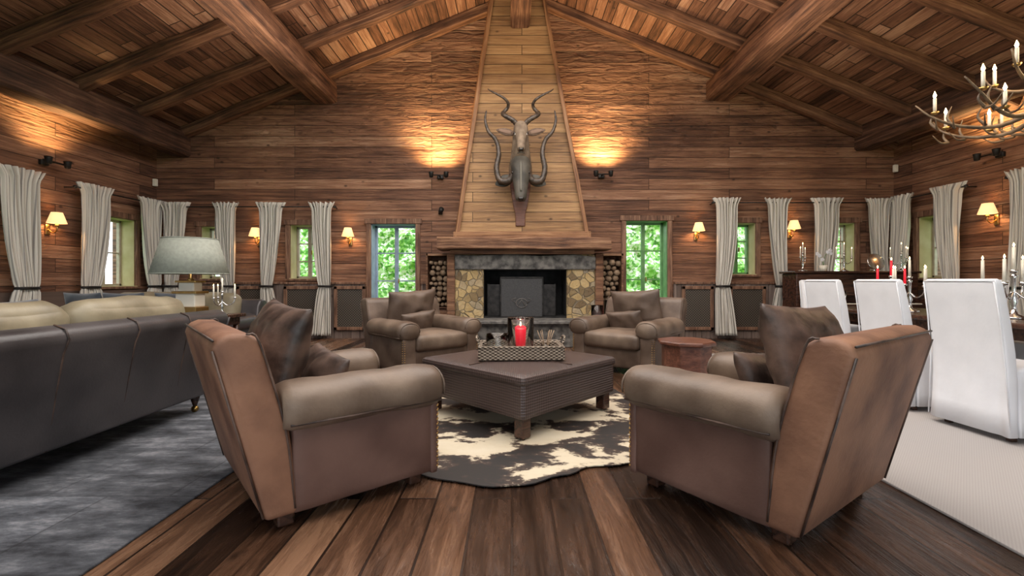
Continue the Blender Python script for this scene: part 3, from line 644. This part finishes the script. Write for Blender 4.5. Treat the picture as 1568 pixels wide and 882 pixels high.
for s in(-1,1): tube('handle_%d'%s,spline([(s*.335,-.08,.1),(s*.36,-.06,.16),(s*.36,.06,.16),(s*.335,.08,.1)],4),.009,M_wick,tr,8)
hu=group('hurricane_candle_holder',(.07,3.72,.490))
lathe('glass_vase',[(.105,.0),(.108,.02),(.108,.30),(.112,.31),(.102,.305),(.10,.03),(.0,.02)],M_glass,hu,caps=False)
lathe('red_candle',[(.0,.021),(.05,.021),(.05,.2),(.045,.205),(.0,.2)],M_red,hu,caps=False)
lathe('candle_flame',[(.0,.215),(.008,.225),(.004,.245),(.0,.255)],M_flame,hu,n=8,caps=False)
jr=group('glass_jar_with_reeds',(.28,3.78,.490))
lathe('jar',[(.04,0),(.042,.01),(.042,.08),(.038,.08),(.037,.012),(0,.01)],M_glass,jr,caps=False)
tubes('reeds',[([(.0,.0,.012),(.07*math.cos(i),.05*math.sin(i),.2)],[.003]*2) for i in range(8)],M_cut,jr,5)
gb=group('glass_bowl',(-.12,3.86,.490))
lathe('bowl',[(.03,0),(.08,.03),(.1,.09),(.1,.16),(.096,.16),(.096,.09),(.075,.035),(0,.012)],M_glass,gb,caps=False)
bk=group('small_pillar_candle',(-.2,3.68,.490)); lathe('wax',[(.0,0),(.035,0),(.035,.06),(0,.06)],M_candle,bk,caps=False)
# ---------------------------------------------------------------- rugs
def slab(name,x0,x1,y0,y1,z,mat): box(name,((x0+x1)/2,(y0+y1)/2,z/2+.001),(x1-x0,y1-y0,z),mat,bevel=.004)
slab('blue_patchwork_rug',-6.2,-1.60,.2,4.4,.012,M_rugb)
slab('grey_sisal_rug',2.03,6.6,-.6,6.8,.014,M_rugg)
vs=[V((0,0,.0))];fs=[]; n=160
for i in range(n):
    a=2*math.pi*i/n; r=1.30+.12*math.cos(2*a)+.13*math.cos(4*a+.9)+.16*noise.noise(V((math.cos(a)*2.2,math.sin(a)*2.2,4)))+.06*noise.noise(V((math.cos(a)*7,math.sin(a)*7,1)))
    vs.append(V((max(-1.6,r*math.cos(a)*1.10),r*math.sin(a)*.98,0)))
    fs.append((0,i+1,(i+1)%n+1))
mesh('cowhide_rug',vs,fs,M_cow,loc=(.07,3.68,.016),solid=.006)
# ---------------------------------------------------------------- side table
st=group('hexagonal_side_table',(1.74,4.55,0),.2)
lathe('top',[(.0,.47),(.27,.47),(.28,.48),(.28,.5),(.27,.51),(0,.51)],M_sidet,st,n=8,smooth=False,caps=False)
lathe('drum',[(0,.02),(.22,.02),(.24,.1),(.24,.47),(0,.47)],M_sidet,st,n=8,smooth=False,caps=False)
lathe('plinth',[(0,0),(.25,0),(.25,.05),(0,.05)],M_dark,st,n=8,smooth=False,caps=False)
# ---------------------------------------------------------------- sofas
def sofa(name,loc,rz,L,body,cush,seatm,ncush,ch=.67):
    e=group(name,loc,rz); h=L/2
    extrude('back_frame',[(-.38,.14),(-.50,.69),(-.53,.77),(-.51,.82),(-.45,.845),(-.36,.84),(-.30,.76),(-.24,.4),(-.22,.14)],-h,h,body,e,'x',.04,4,True)
    softbox('seat_base',(0,.1,.25),(L-.1,.8,.24),.03,body,e)
    for s in(-1,1):
        softbox('arm_panel_%d'%s,(s*(h-.1),.12,.33),(.18,.8,.42),.02,body,e)
        rings=[ring((s*(h-.11),y,.56),(1,0,0),(0,0,1),.15*f,.11*f,22,2.3) for y,f in((-.28,.9),(-.2,1),(.2,1),(.5,1),(.54,.9),(.55,.5))]
        sweep('arm_roll_%d'%s,rings,body,e)
        for yy in(-.3,.42):
            lathe('leg_%d_%d'%(s,int(yy*100)),[(.0,.05),(.014,.05),(.02,.07),(.035,.12),(.03,.15),(0,.15)],M_dark,e,(s*(h-.1),yy,0),12,caps=False)
            tube('caster_%d_%d'%(s,int(yy*100)),[(s*(h-.1)-.012,yy,.028),(s*(h-.1)+.012,yy,.028)],.026,M_brass,e,12)
    w=(L-.44)/ncush
    for i in range(ncush):
        x=-h+.22+w*(i+.5)
        softbox('seat_cushion_%d'%i,(x,.13,.43),(w-.01,.74,.16),.05,seatm,e,bulge=(0,.01,.02))
        softbox('back_cushion_%d'%i,(x,-.22,ch),(w-.01,.24,.56),.11,seatm,e,(math.radians(10),0,0),bulge=(0,.02,.02),wr=.016,n=14)
    m=int(L/.42)
    for i in range(1,m):
        x=-h+L*i/m
        tube('back_seam_%d'%i,[(x+.03,-.375,.15),(x+.01,-.445,.45),(x,-.50,.69),(x,-.532,.77),(x,-.512,.825),(x,-.45,.848)],.0055,M_leatherd,e,6)
    for s in (-1,1):
        tube('edge_piping_%d'%s,[(s*(h-.01),-.375,.15),(s*(h-.01),-.50,.69),(s*(h-.01),-.53,.78)],.009,body,e,6)
    return e
s1=sofa('leather_sofa',(-2.93,2.70,0.013),math.pi/2,2.35,M_sofal,M_tan,M_tan,2,.68)
s2=sofa('far_leather_sofa',(-4.5,5.9,0),math.pi,2.1,M_sofal,M_blue,M_tan,2,.66)
for i,(x,y) in enumerate([(-5.1,5.5),(-4.6,5.48),(-4.0,5.52)]):
    pillow('throw_pillow',.5,.42,.16,M_blue,None,(x,y-.05,.76),(math.radians(14),0,.1*i-.1),wr=.01)
pillow('throw_pillow',.5,.44,.16,M_blue,None,(-3.30,3.0,.76),(math.radians(-14),0,math.pi/2+.1),wr=.01)
pillow('throw_pillow',.5,.44,.16,M_blue,None,(-3.32,2.2,.74),(math.radians(-14),0,math.pi/2-.1),wr=.01)
# lamp table
lt=group('lamp_console_table',(-3.38,4.72,0))
box('top',(0,0,.735),(1.0,.42,.035),M_dark,lt,bevel=.006)
box('apron',(0,0,.68),(.9,.36,.08),M_dark,lt)
for s in(-1,1):
    for t in(-1,1): tube('leg_%d_%d'%(s,t),[(s*.42,t*.16,.0),(s*.42,t*.16,.66)],[.018,.028],M_dark,lt,8)
la=group('table_lamp',(-3.32,4.7,.753))
box('base_plinth',(0,0,.04),(.25,.2,.08),M_brass,la,bevel=.006)
box('cream_block',(0,0,.15),(.2,.16,.14),M_candle,la,bevel=.01)
box('brass_collar',(0,0,.23),(.25,.2,.025),M_brass,la,bevel=.004)
box('cream_upper_block',(0,0,.285),(.16,.13,.09),M_candle,la,bevel=.01)
box('brass_cap',(0,0,.34),(.21,.16,.02),M_brass,la,bevel=.004)
lathe('stem',[(0,.35),(.03,.35),(.035,.36),(.016,.375),(.013,.5),(0,.5)],M_brass,la,n=16,caps=False)
R1,R2,Z1,Z2=.345,.245,.42,.78
lathe('lamp_shade',[(R1,Z1),(R2,Z2)],M_shade,la,caps=False,solid=.006,n=40)
tubes('shade_trim',[([(r*math.cos(t*math.pi/16),r*math.sin(t*math.pi/16),z) for t in range(33)],[.005]*33) for r,z in((R1,Z1),(R2,Z2))],M_shade,la,6)
tubes('shade_spider',[([(-R2,0,Z2-.01),(R2,0,Z2-.01)],[.003]*2),([(0,-R2,Z2-.01),(0,R2,Z2-.01)],[.003]*2),([(0,0,.5),(0,0,Z2-.01)],[.004]*2)],M_brass,la,6)
def candelabra(name,loc,sc=1.0,arms=4,candle=M_candle,mat=M_silver):
    e=group(name,loc,random.random()); 
    lathe('stem',[(0,0),(.07*sc,0),(.065*sc,.012*sc),(.02*sc,.03*sc),(.012*sc,.08*sc),(.022*sc,.11*sc),(.01*sc,.15*sc),(.012*sc,.26*sc),(.022*sc,.28*sc),(.0,.3*sc)],mat,e,n=16,caps=False)
    T_=[];Cn=[];F=[]
    P=[(0,0,.3)]
    for i in range(arms):
        a=2*math.pi*i/arms; c,s=math.cos(a),math.sin(a); r=.15
        T_.append(([V(p)*sc for p in spline([(0,0,.18),(c*.06,s*.06,.13),(c*.13,s*.13,.16),(c*r,s*r,.22)],4)],[.006*sc]*13)); P.append((c*r,s*r,.22))
    for p in P:
        p=V(p)*sc; T_.append(([p,p+V((0,0,.02*sc))],[.018*sc,.022*sc])); Cn.append(([p+V((0,0,.02*sc)),p+V((0,0,.17*sc))],[.011*sc,.009*sc])); F.append(([p+V((0,0,.172*sc)),p+V((0,0,.185*sc)),p+V((0,0,.2*sc))],[.002,.006*sc,.001]))
    tubes('arms',T_,mat,e); tubes('candles',Cn,candle,e); tubes('flames',F,M_flame,e,6)
    return e
candelabra('silver_candelabra',(-2.98,4.68,.753),.75,3)
# ---------------------------------------------------------------- dining
tb=group('dining_table',(4.35,4.2,.015))
softbox('top',(0,0,.74),(1.05,3.3,.045),.015,M_dark,tb)
box('apron',(0,0,.67),(.85,3.0,.10),M_dark,tb)
for t in(-1,1):
    lathe('pedestal_%d'%t,[(0,.08),(.12,.08),(.07,.16),(.06,.3),(.1,.42),(.06,.55),(.12,.63),(0,.63)],M_dark,tb,(0,t*1.0,0),16,caps=False)
    boxes('foot_%d'%t,[((0,t*1.0,.05),(.7,.09,.08))],M_dark,tb,.02)
def dchair(name,loc,rz):
    e=group(name,loc,rz); w=.25
    rings=[]
    def rr(z,fx,fy,cy,wv):
        out=[];n=96
        for i in range(n):
            t=2*math.pi*i/n; ct,s_=math.cos(t),math.sin(t); ex=2/7.
            x=math.copysign(abs(ct)**ex,ct)*w*fx; y_=math.copysign(abs(s_)**ex,s_)*.25*fy
            k=1+wv*math.sin(11*t+1)+wv*.6*math.sin(17*t)
            out.append(V((x*k,cy+y_*k,z)))
        return out
    for z,f,wv in((.045,1.17,.034),(.15,1.12,.024),(.3,1.05,.012),(.42,1.0,.002),(.47,1.0,0),(.49,.97,0),(.50,.8,0)): rings.append(rr(z,f,f,.02,wv))
    sweep('slipcover_skirt',rings,M_white,e)
    vsr=[]
    for z,y0,th,hw in((.045,-.27,.08,.285),(.2,-.262,.08,.272),(.40,-.258,.085,.262),(.6,-.268,.085,.257),(.8,-.295,.08,.255),(.98,-.325,.07,.252),(1.06,-.342,.065,.25),(1.09,-.348,.05,.246),(1.10,-.35,.02,.235)):
        wv=.014*max(0,(.6-z)/.6)
        vsr.append([V((p.x,p.y+wv*math.sin(p.x*38),p.z)) for p in ring((0,y0,z),(1,0,0),(0,1,0),hw,th/2,64,9)])
    sweep('slipcover_back',vsr,M_white,e)
    for s in(-1,1):
        tube('seam_%d'%s,[(s*.283,-.30,.06),(s*.256,-.31,.5),(s*.25,-.34,.82),(s*.246,-.378,1.08)],.005,M_white,e,6)
        for t in(-.21,.21): box('foot_%d_%d'%(s,int(t*100)),(s*.21,t,.03),(.04,.04,.06),M_dark,e,bevel=.004)
    tube('top_seam',[(-.246,-.378,1.085),(.246,-.378,1.085)],.004,M_white,e,6)
    return e
d1=dchair('dining_chair',(3.58,3.3,.015),-math.pi/2+.05)
d2=dup(d1,'dining_chair',(3.60,4.04,.015),-math.pi/2-.03)
dup(d1,'dining_chair',(3.64,4.84,.015),-math.pi/2+.02)
dup(d1,'dining_chair',(3.64,2.5,.015),-math.pi/2)
for y in(3.0,3.75,4.5,5.3): dup(d1,'dining_chair',(5.15,y,.015),math.pi/2+.03)
dup(d1,'dining_chair',(4.4,6.2,.015),math.pi)
candelabra('silver_candelabra',(4.15,4.75,.779),1.15,4)
candelabra('silver_candelabra',(4.3,3.9,.779),1.3,4,M_candle)
candelabra('silver_candelabra',(4.25,3.2,.779),1.1,4)
candelabra('silver_candelabra',(4.5,5.4,.779),1.2,2,M_red)
def goblet(loc,s=1):
    e=group('wine_glass',loc); lathe('glass',[(0,0),(.035*s,0),(.005*s,.01),(.004*s,.09*s),(.03*s,.12*s),(.036*s,.16*s),(.03*s,.2*s),(.027*s,.2*s),(.033*s,.16*s),(.0,.115*s)],M_glass,e,n=16,caps=False)
for p in((4.05,4.3),(4.1,5.1),(4.55,4.4),(4.0,5.5)): goblet((p[0],p[1],.779))
# piano
pi=group('upright_piano',(5.95,7.9,0))
box('body',(0,.15,.72),(2.1,.42,1.02),M_dark,pi,bevel=.012)
box('lid',(0,.15,1.25),(2.18,.48,.04),M_dark,pi,bevel=.01)
box('keybed',(0,-.2,.66),(2.0,.34,.1),M_dark,pi,bevel=.01)
box('white_keys',(0,-.25,.718),(1.75,.16,.016),M_candle,pi)
boxes('black_keys',[((-.85+.035*i+.01,-.22,.732),(.014,.1,.016)) for i in range(49) if i%7 not in(2,6)],M_eye,pi)
box('base',(0,.12,.12),(2.1,.5,.24),M_dark,pi,bevel=.01)
for s in(-1,1):
    lathe('leg_%d'%s,[(0,0),(.035,0),(.03,.1),(.05,.3),(.03,.4),(.055,.55),(.05,.61),(0,.61)],M_dark,pi,(s*.96,-.3,0),14,caps=False)
    box('cheek_%d'%s,(s*.98,-.2,.74),(.06,.36,.14),M_dark,pi,bevel=.02)
box('music_desk',(0,-.1,.98),(.7,.02,.26),M_dark,pi,rot=(-.15,0,0),bevel=.01)
bn=group('piano_bench',(4.75,7.05,.0))
softbox('seat',(0,0,.47),(.6,.36,.08),.03,M_leatherd,bn)
box('seat_frame',(0,0,.41),(.58,.34,.06),M_dark,bn)
for s in(-1,1):
    for t in(-1,1): tube('leg_%d_%d'%(s,t),[(s*.26,t*.14,0),(s*.26,t*.14,.4)],[.015,.025],M_dark,bn,8)
for x in(5.08,5.8,6.8): candelabra('silver_candelabra',(x,7.95,1.272),1.0,2 if x<6 else 3)
bw=group('silver_tray_stand',(6.35,7.95,1.272))
lathe('round_plate',[(0,0),(.14,.0),(.15,.01),(.14,.015),(0,.012)],M_silver,bw,(0,0,.16),caps=False).rotation_euler=(1.35,0,0)
box('stand',(0,.02,.02),(.1,.1,.04),M_silver,bw,bevel=.01)
orc=group('potted_orchid',(5.44,7.95,1.272))
lathe('pot',[(0,0),(.05,0),(.065,.1),(.055,.1),(0,.08)],M_candle,orc,n=16,caps=False)
tubes('stems',[(spline([(0,0,.08),(.02,0,.25),(.1,-.02,.36)],4),[.004]*9),(spline([(0,0,.08),(-.03,0,.22),(-.12,-.02,.3)],4),[.004]*9)],M_wgreen,orc,6)
for i,p in enumerate([(.1,-.03,.36),(.06,-.02,.33),(.12,-.02,.31),(-.12,-.02,.3),(-.08,-.02,.27),(-.03,-.02,.2)]):
    for j in range(5):
        a=j*1.256; softbox('petal_%d_%d'%(i,j),(p[0]+.018*math.cos(a),p[1],p[2]+.018*math.sin(a)),(.03,.008,.03),.004,M_white,orc,n=3)
for i,(x,y) in enumerate([(1.66,7.75),(1.42,7.6)]):
    e=group('candle_lantern',(x,y,.453))
    lathe('glass',[(.09,0),(.1,.02),(.1,.32 if i==0 else .24),(.096,.32 if i==0 else .24),(.096,.03),(0,.015)],M_glass,e,caps=False)
    lathe('red_candle',[(0,.02),(.045,.02),(.045,.15),(0,.15)],M_red,e,caps=False)
# ---------------------------------------------------------------- wall lamps
def light(kind,name,loc,energy,col,parent=None,**kw):
    l=bpy.data.lights.new(name,kind); l.energy=energy; l.color=col
    for k_,v_ in kw.items(): setattr(l,k_,v_)
    o=bpy.data.objects.new(name,l); o.location=loc; return link(o,parent)
def sconce(side,s,z):
    loc,rz=wf(side,s,0,z); e=group('wall_sconce',loc,rz)
    softbox('back_plate',(0,-.012,-.12),(.07,.024,.16),.01,M_brass,e,n=5)
    tube('arm',spline([(0,-.02,-.12),(0,-.09,-.17),(0,-.15,-.13),(0,-.15,-.07)],5),.009,M_brass,e,8)
    lathe('cup',[(0,-.08),(.03,-.07),(.02,-.05),(.012,-.04),(.012,.0),(0,.0)],M_brass,e,(0,-.15,0),14,caps=False)
    lathe('shade',[(.115,-.03),(.065,.13)],M_lit,e,(0,-.15,0),24,caps=False,solid=.003)
    light('POINT','bulb',(0,-.15,.03),7,(1,.6,.28),e,shadow_soft_size=.03)
for s,z in((-4.88,1.98),(-3.12,1.98),(3.55,2.08),(5.36,2.12)): sconce('B',s,z)
sconce('L',6.72,1.98); sconce('R',6.92,2.15)
M_bulb=simple('warm_bulb',(1,.8,.4),em=(1,.6,.2),es=12)
def uplight(side,s,z,E=100):
    loc,rz=wf(side,s,0,z); e=group('spotlight_fixture',loc,rz)
    tube('bar',[(-.18,-.2,0),(.18,-.2,0)],.012,M_iron,e,8)
    tube('wall_arm',[(0,-.02,0),(0,-.2,0)],.014,M_iron,e,8)
    softbox('plate',(0,-.03,0),(.12,.05,.08),.012,M_iron,e,n=5)
    for t in(-1,1):
        lathe('lamp_head_%d'%t,[(0,-.06),(.035,-.05),(.045,.03),(.05,.05),(.043,.045),(0,.02)],M_iron,e,(t*.14,-.24,.0),16,caps=False)
        lathe('lamp_bulb_%d'%t,[(0,.021),(.03,.03),(0,.04)],M_bulb,e,(t*.14,-.24,.0),12,caps=False)
        o=light('SPOT','spot_%d'%t,(t*.14,-.30,.07),E,(1,.64,.27),e,spot_size=math.radians(120),spot_blend=1,shadow_soft_size=.05)
        o.rotation_euler=(math.radians(180-14),0,0)
uplight('B',-1.38,3.1,175); uplight('B',1.72,3.12,175); uplight('L',6.65,2.83,60); uplight('R',6.85,3.0,60)
box('motion_sensor',(XL+.05,8.7,2.98),(.07,.06,.14),M_candle,bevel=.01); box('motion_sensor',(XR-.05,8.7,3.25),(.07,.06,.14),M_candle,bevel=.01)
box('light_switch_panel',(XL+.01,6.55,1.42),(.02,.12,.2),M_iron,bevel=.004)
ws=group('small_wall_spotlight',(-1.38,YB,2.42)); softbox('mount',(0,-.02,0),(.08,.04,.08),.01,M_iron,ws,n=4); tube('spot_can',[(0,-.04,.0),(.04,-.14,.05)],[.04,.05],M_iron,ws,12)
# ---------------------------------------------------------------- chandelier
M_antler=simple('antler',(.07,.045,.028),(.24,.165,.10),rough=.5,ns=9,bump=.3)
ch=group('antler_chandelier',(4.6,3.8,2.55))
TT=[];CC=[];FF=[];CUP=[]
rn=random.Random(3)
for i in range(9):
    a=2*math.pi*i/9+.2; c,s=math.cos(a),math.sin(a)
    def P(r,z,da=0): return V((r*math.cos(a+da),r*math.sin(a+da),z))
    zz=rn.uniform(-.05,.05)
    pts=spline([P(.08,.05),P(.35,-.08+zz,.1),P(.62,-.05+zz,.25),P(.82,.06+zz,.3),P(.93,.2+zz,.26)],5)
    TT.append((pts,[.023*(1-.75*k_/(len(pts)-1)) for k_ in range(len(pts))]))
    for r,da,l in((.45,.15,.17),(.66,.27,.2),(.78,.3,.15)):
        b0=P(r,-.06+zz,da); TT.append((spline([b0,b0+V((c*.05,s*.05,l*.5)),b0+V((c*.02,s*.02,l))],3),lerpr([.013,.01,.003],7)))
        b1=P(r,-.06+zz,da); TT.append((spline([b1,b1+V((-s*.08,c*.08,.0)),b1+V((-s*.16,c*.16,.07))],3),lerpr([.012,.008,.003],7)))
    for r,da,z in((.80,.3,.08),(.5,.18,-.03)) if i%2==0 else ((.80,.3,.08),):
        b=P(r,z+zz,da); CUP.append(([b,b+V((0,0,.02))],[.02,.035])); CC.append(([b+V((0,0,.02)),b+V((0,0,.15))],[.013]*2)); FF.append(([b+V((0,0,.15)),b+V((0,0,.175)),b+V((0,0,.215))],[.006,.014,.002]))
for i in range(5):
    a=2*math.pi*i/5+.5; P2=lambda r,z,da=0: V((r*math.cos(a+da),r*math.sin(a+da),z))
    pts=spline([P2(.06,.3),P2(.25,.24),P2(.42,.32,.2),P2(.5,.46,.25)],5); TT.append((pts,[.02*(1-.7*k_/(len(pts)-1)) for k_ in range(len(pts))]))
    b=P2(.42,.33,.2); CUP.append(([b,b+V((0,0,.02))],[.02,.032])); CC.append(([b+V((0,0,.02)),b+V((0,0,.15))],[.013]*2)); FF.append(([b+V((0,0,.15)),b+V((0,0,.175)),b+V((0,0,.215))],[.006,.014,.002]))
tubes('antlers',TT,M_antler,ch); tubes('cups',CUP,M_brass,ch); tubes('candle_tubes',CC,M_candle,ch); tubes('flame_bulbs',FF,M_flame,ch,8)
lathe('hub',[(0,-.1),(.04,-.08),(.07,0),(.05,.1),(.05,.3),(.02,.4),(0,.42)],M_antler,ch,n=14,caps=False)
tube('chain',[(0,0,.4),(0,0,roofz(4.6)-2.55-.02)],.012,M_iron,ch,6)
light('POINT','chandelier_glow',(0,0,.55),60,(1,.7,.4),ch,shadow_soft_size=.4)
# ---------------------------------------------------------------- lighting
def area(name,loc,rot,size,E,col):
    o=light('AREA',name,loc,E,col,None,shape='RECTANGLE',size=size[0],size_y=size[1]); o.rotation_euler=rot; return o
area('soft_room_fill',(0,4.6,4.9),(0,0,0),(5,5),360,(1,.95,.89))  # added fill under the roof to brighten the room, no fixture hangs here
area('soft_room_fill',(0,.3,4.9),(math.radians(20),0,0),(6,2.5),200,(1,.95,.9))  # second added fill, above the camera, no fixture
area('upward_ceiling_fill',(0,3.8,3.9),(math.pi,0,0),(8,6),370,(1,.78,.58))  # added fill aimed up to brighten the ceiling, no real lamp behind it
w=bpy.data.worlds.new('World'); scene.world=w; w.use_nodes=True
bg=w.node_tree.nodes['Background']; bg.inputs[0].default_value=(.86,.93,1,1); bg.inputs[1].default_value=4.0
cam=bpy.data.cameras.new('camera'); co=bpy.data.objects.new('camera',cam); link(co); co.location=(0,0,1.1); co.rotation_euler=(math.pi/2,0,0)
cam.sensor_width=36; cam.lens=16; cam.shift_y=-.0069; cam.clip_start=.05
scene.camera=co
scene.view_settings.view_transform='Standard'; scene.view_settings.look='None'; scene.view_settings.exposure=0.08
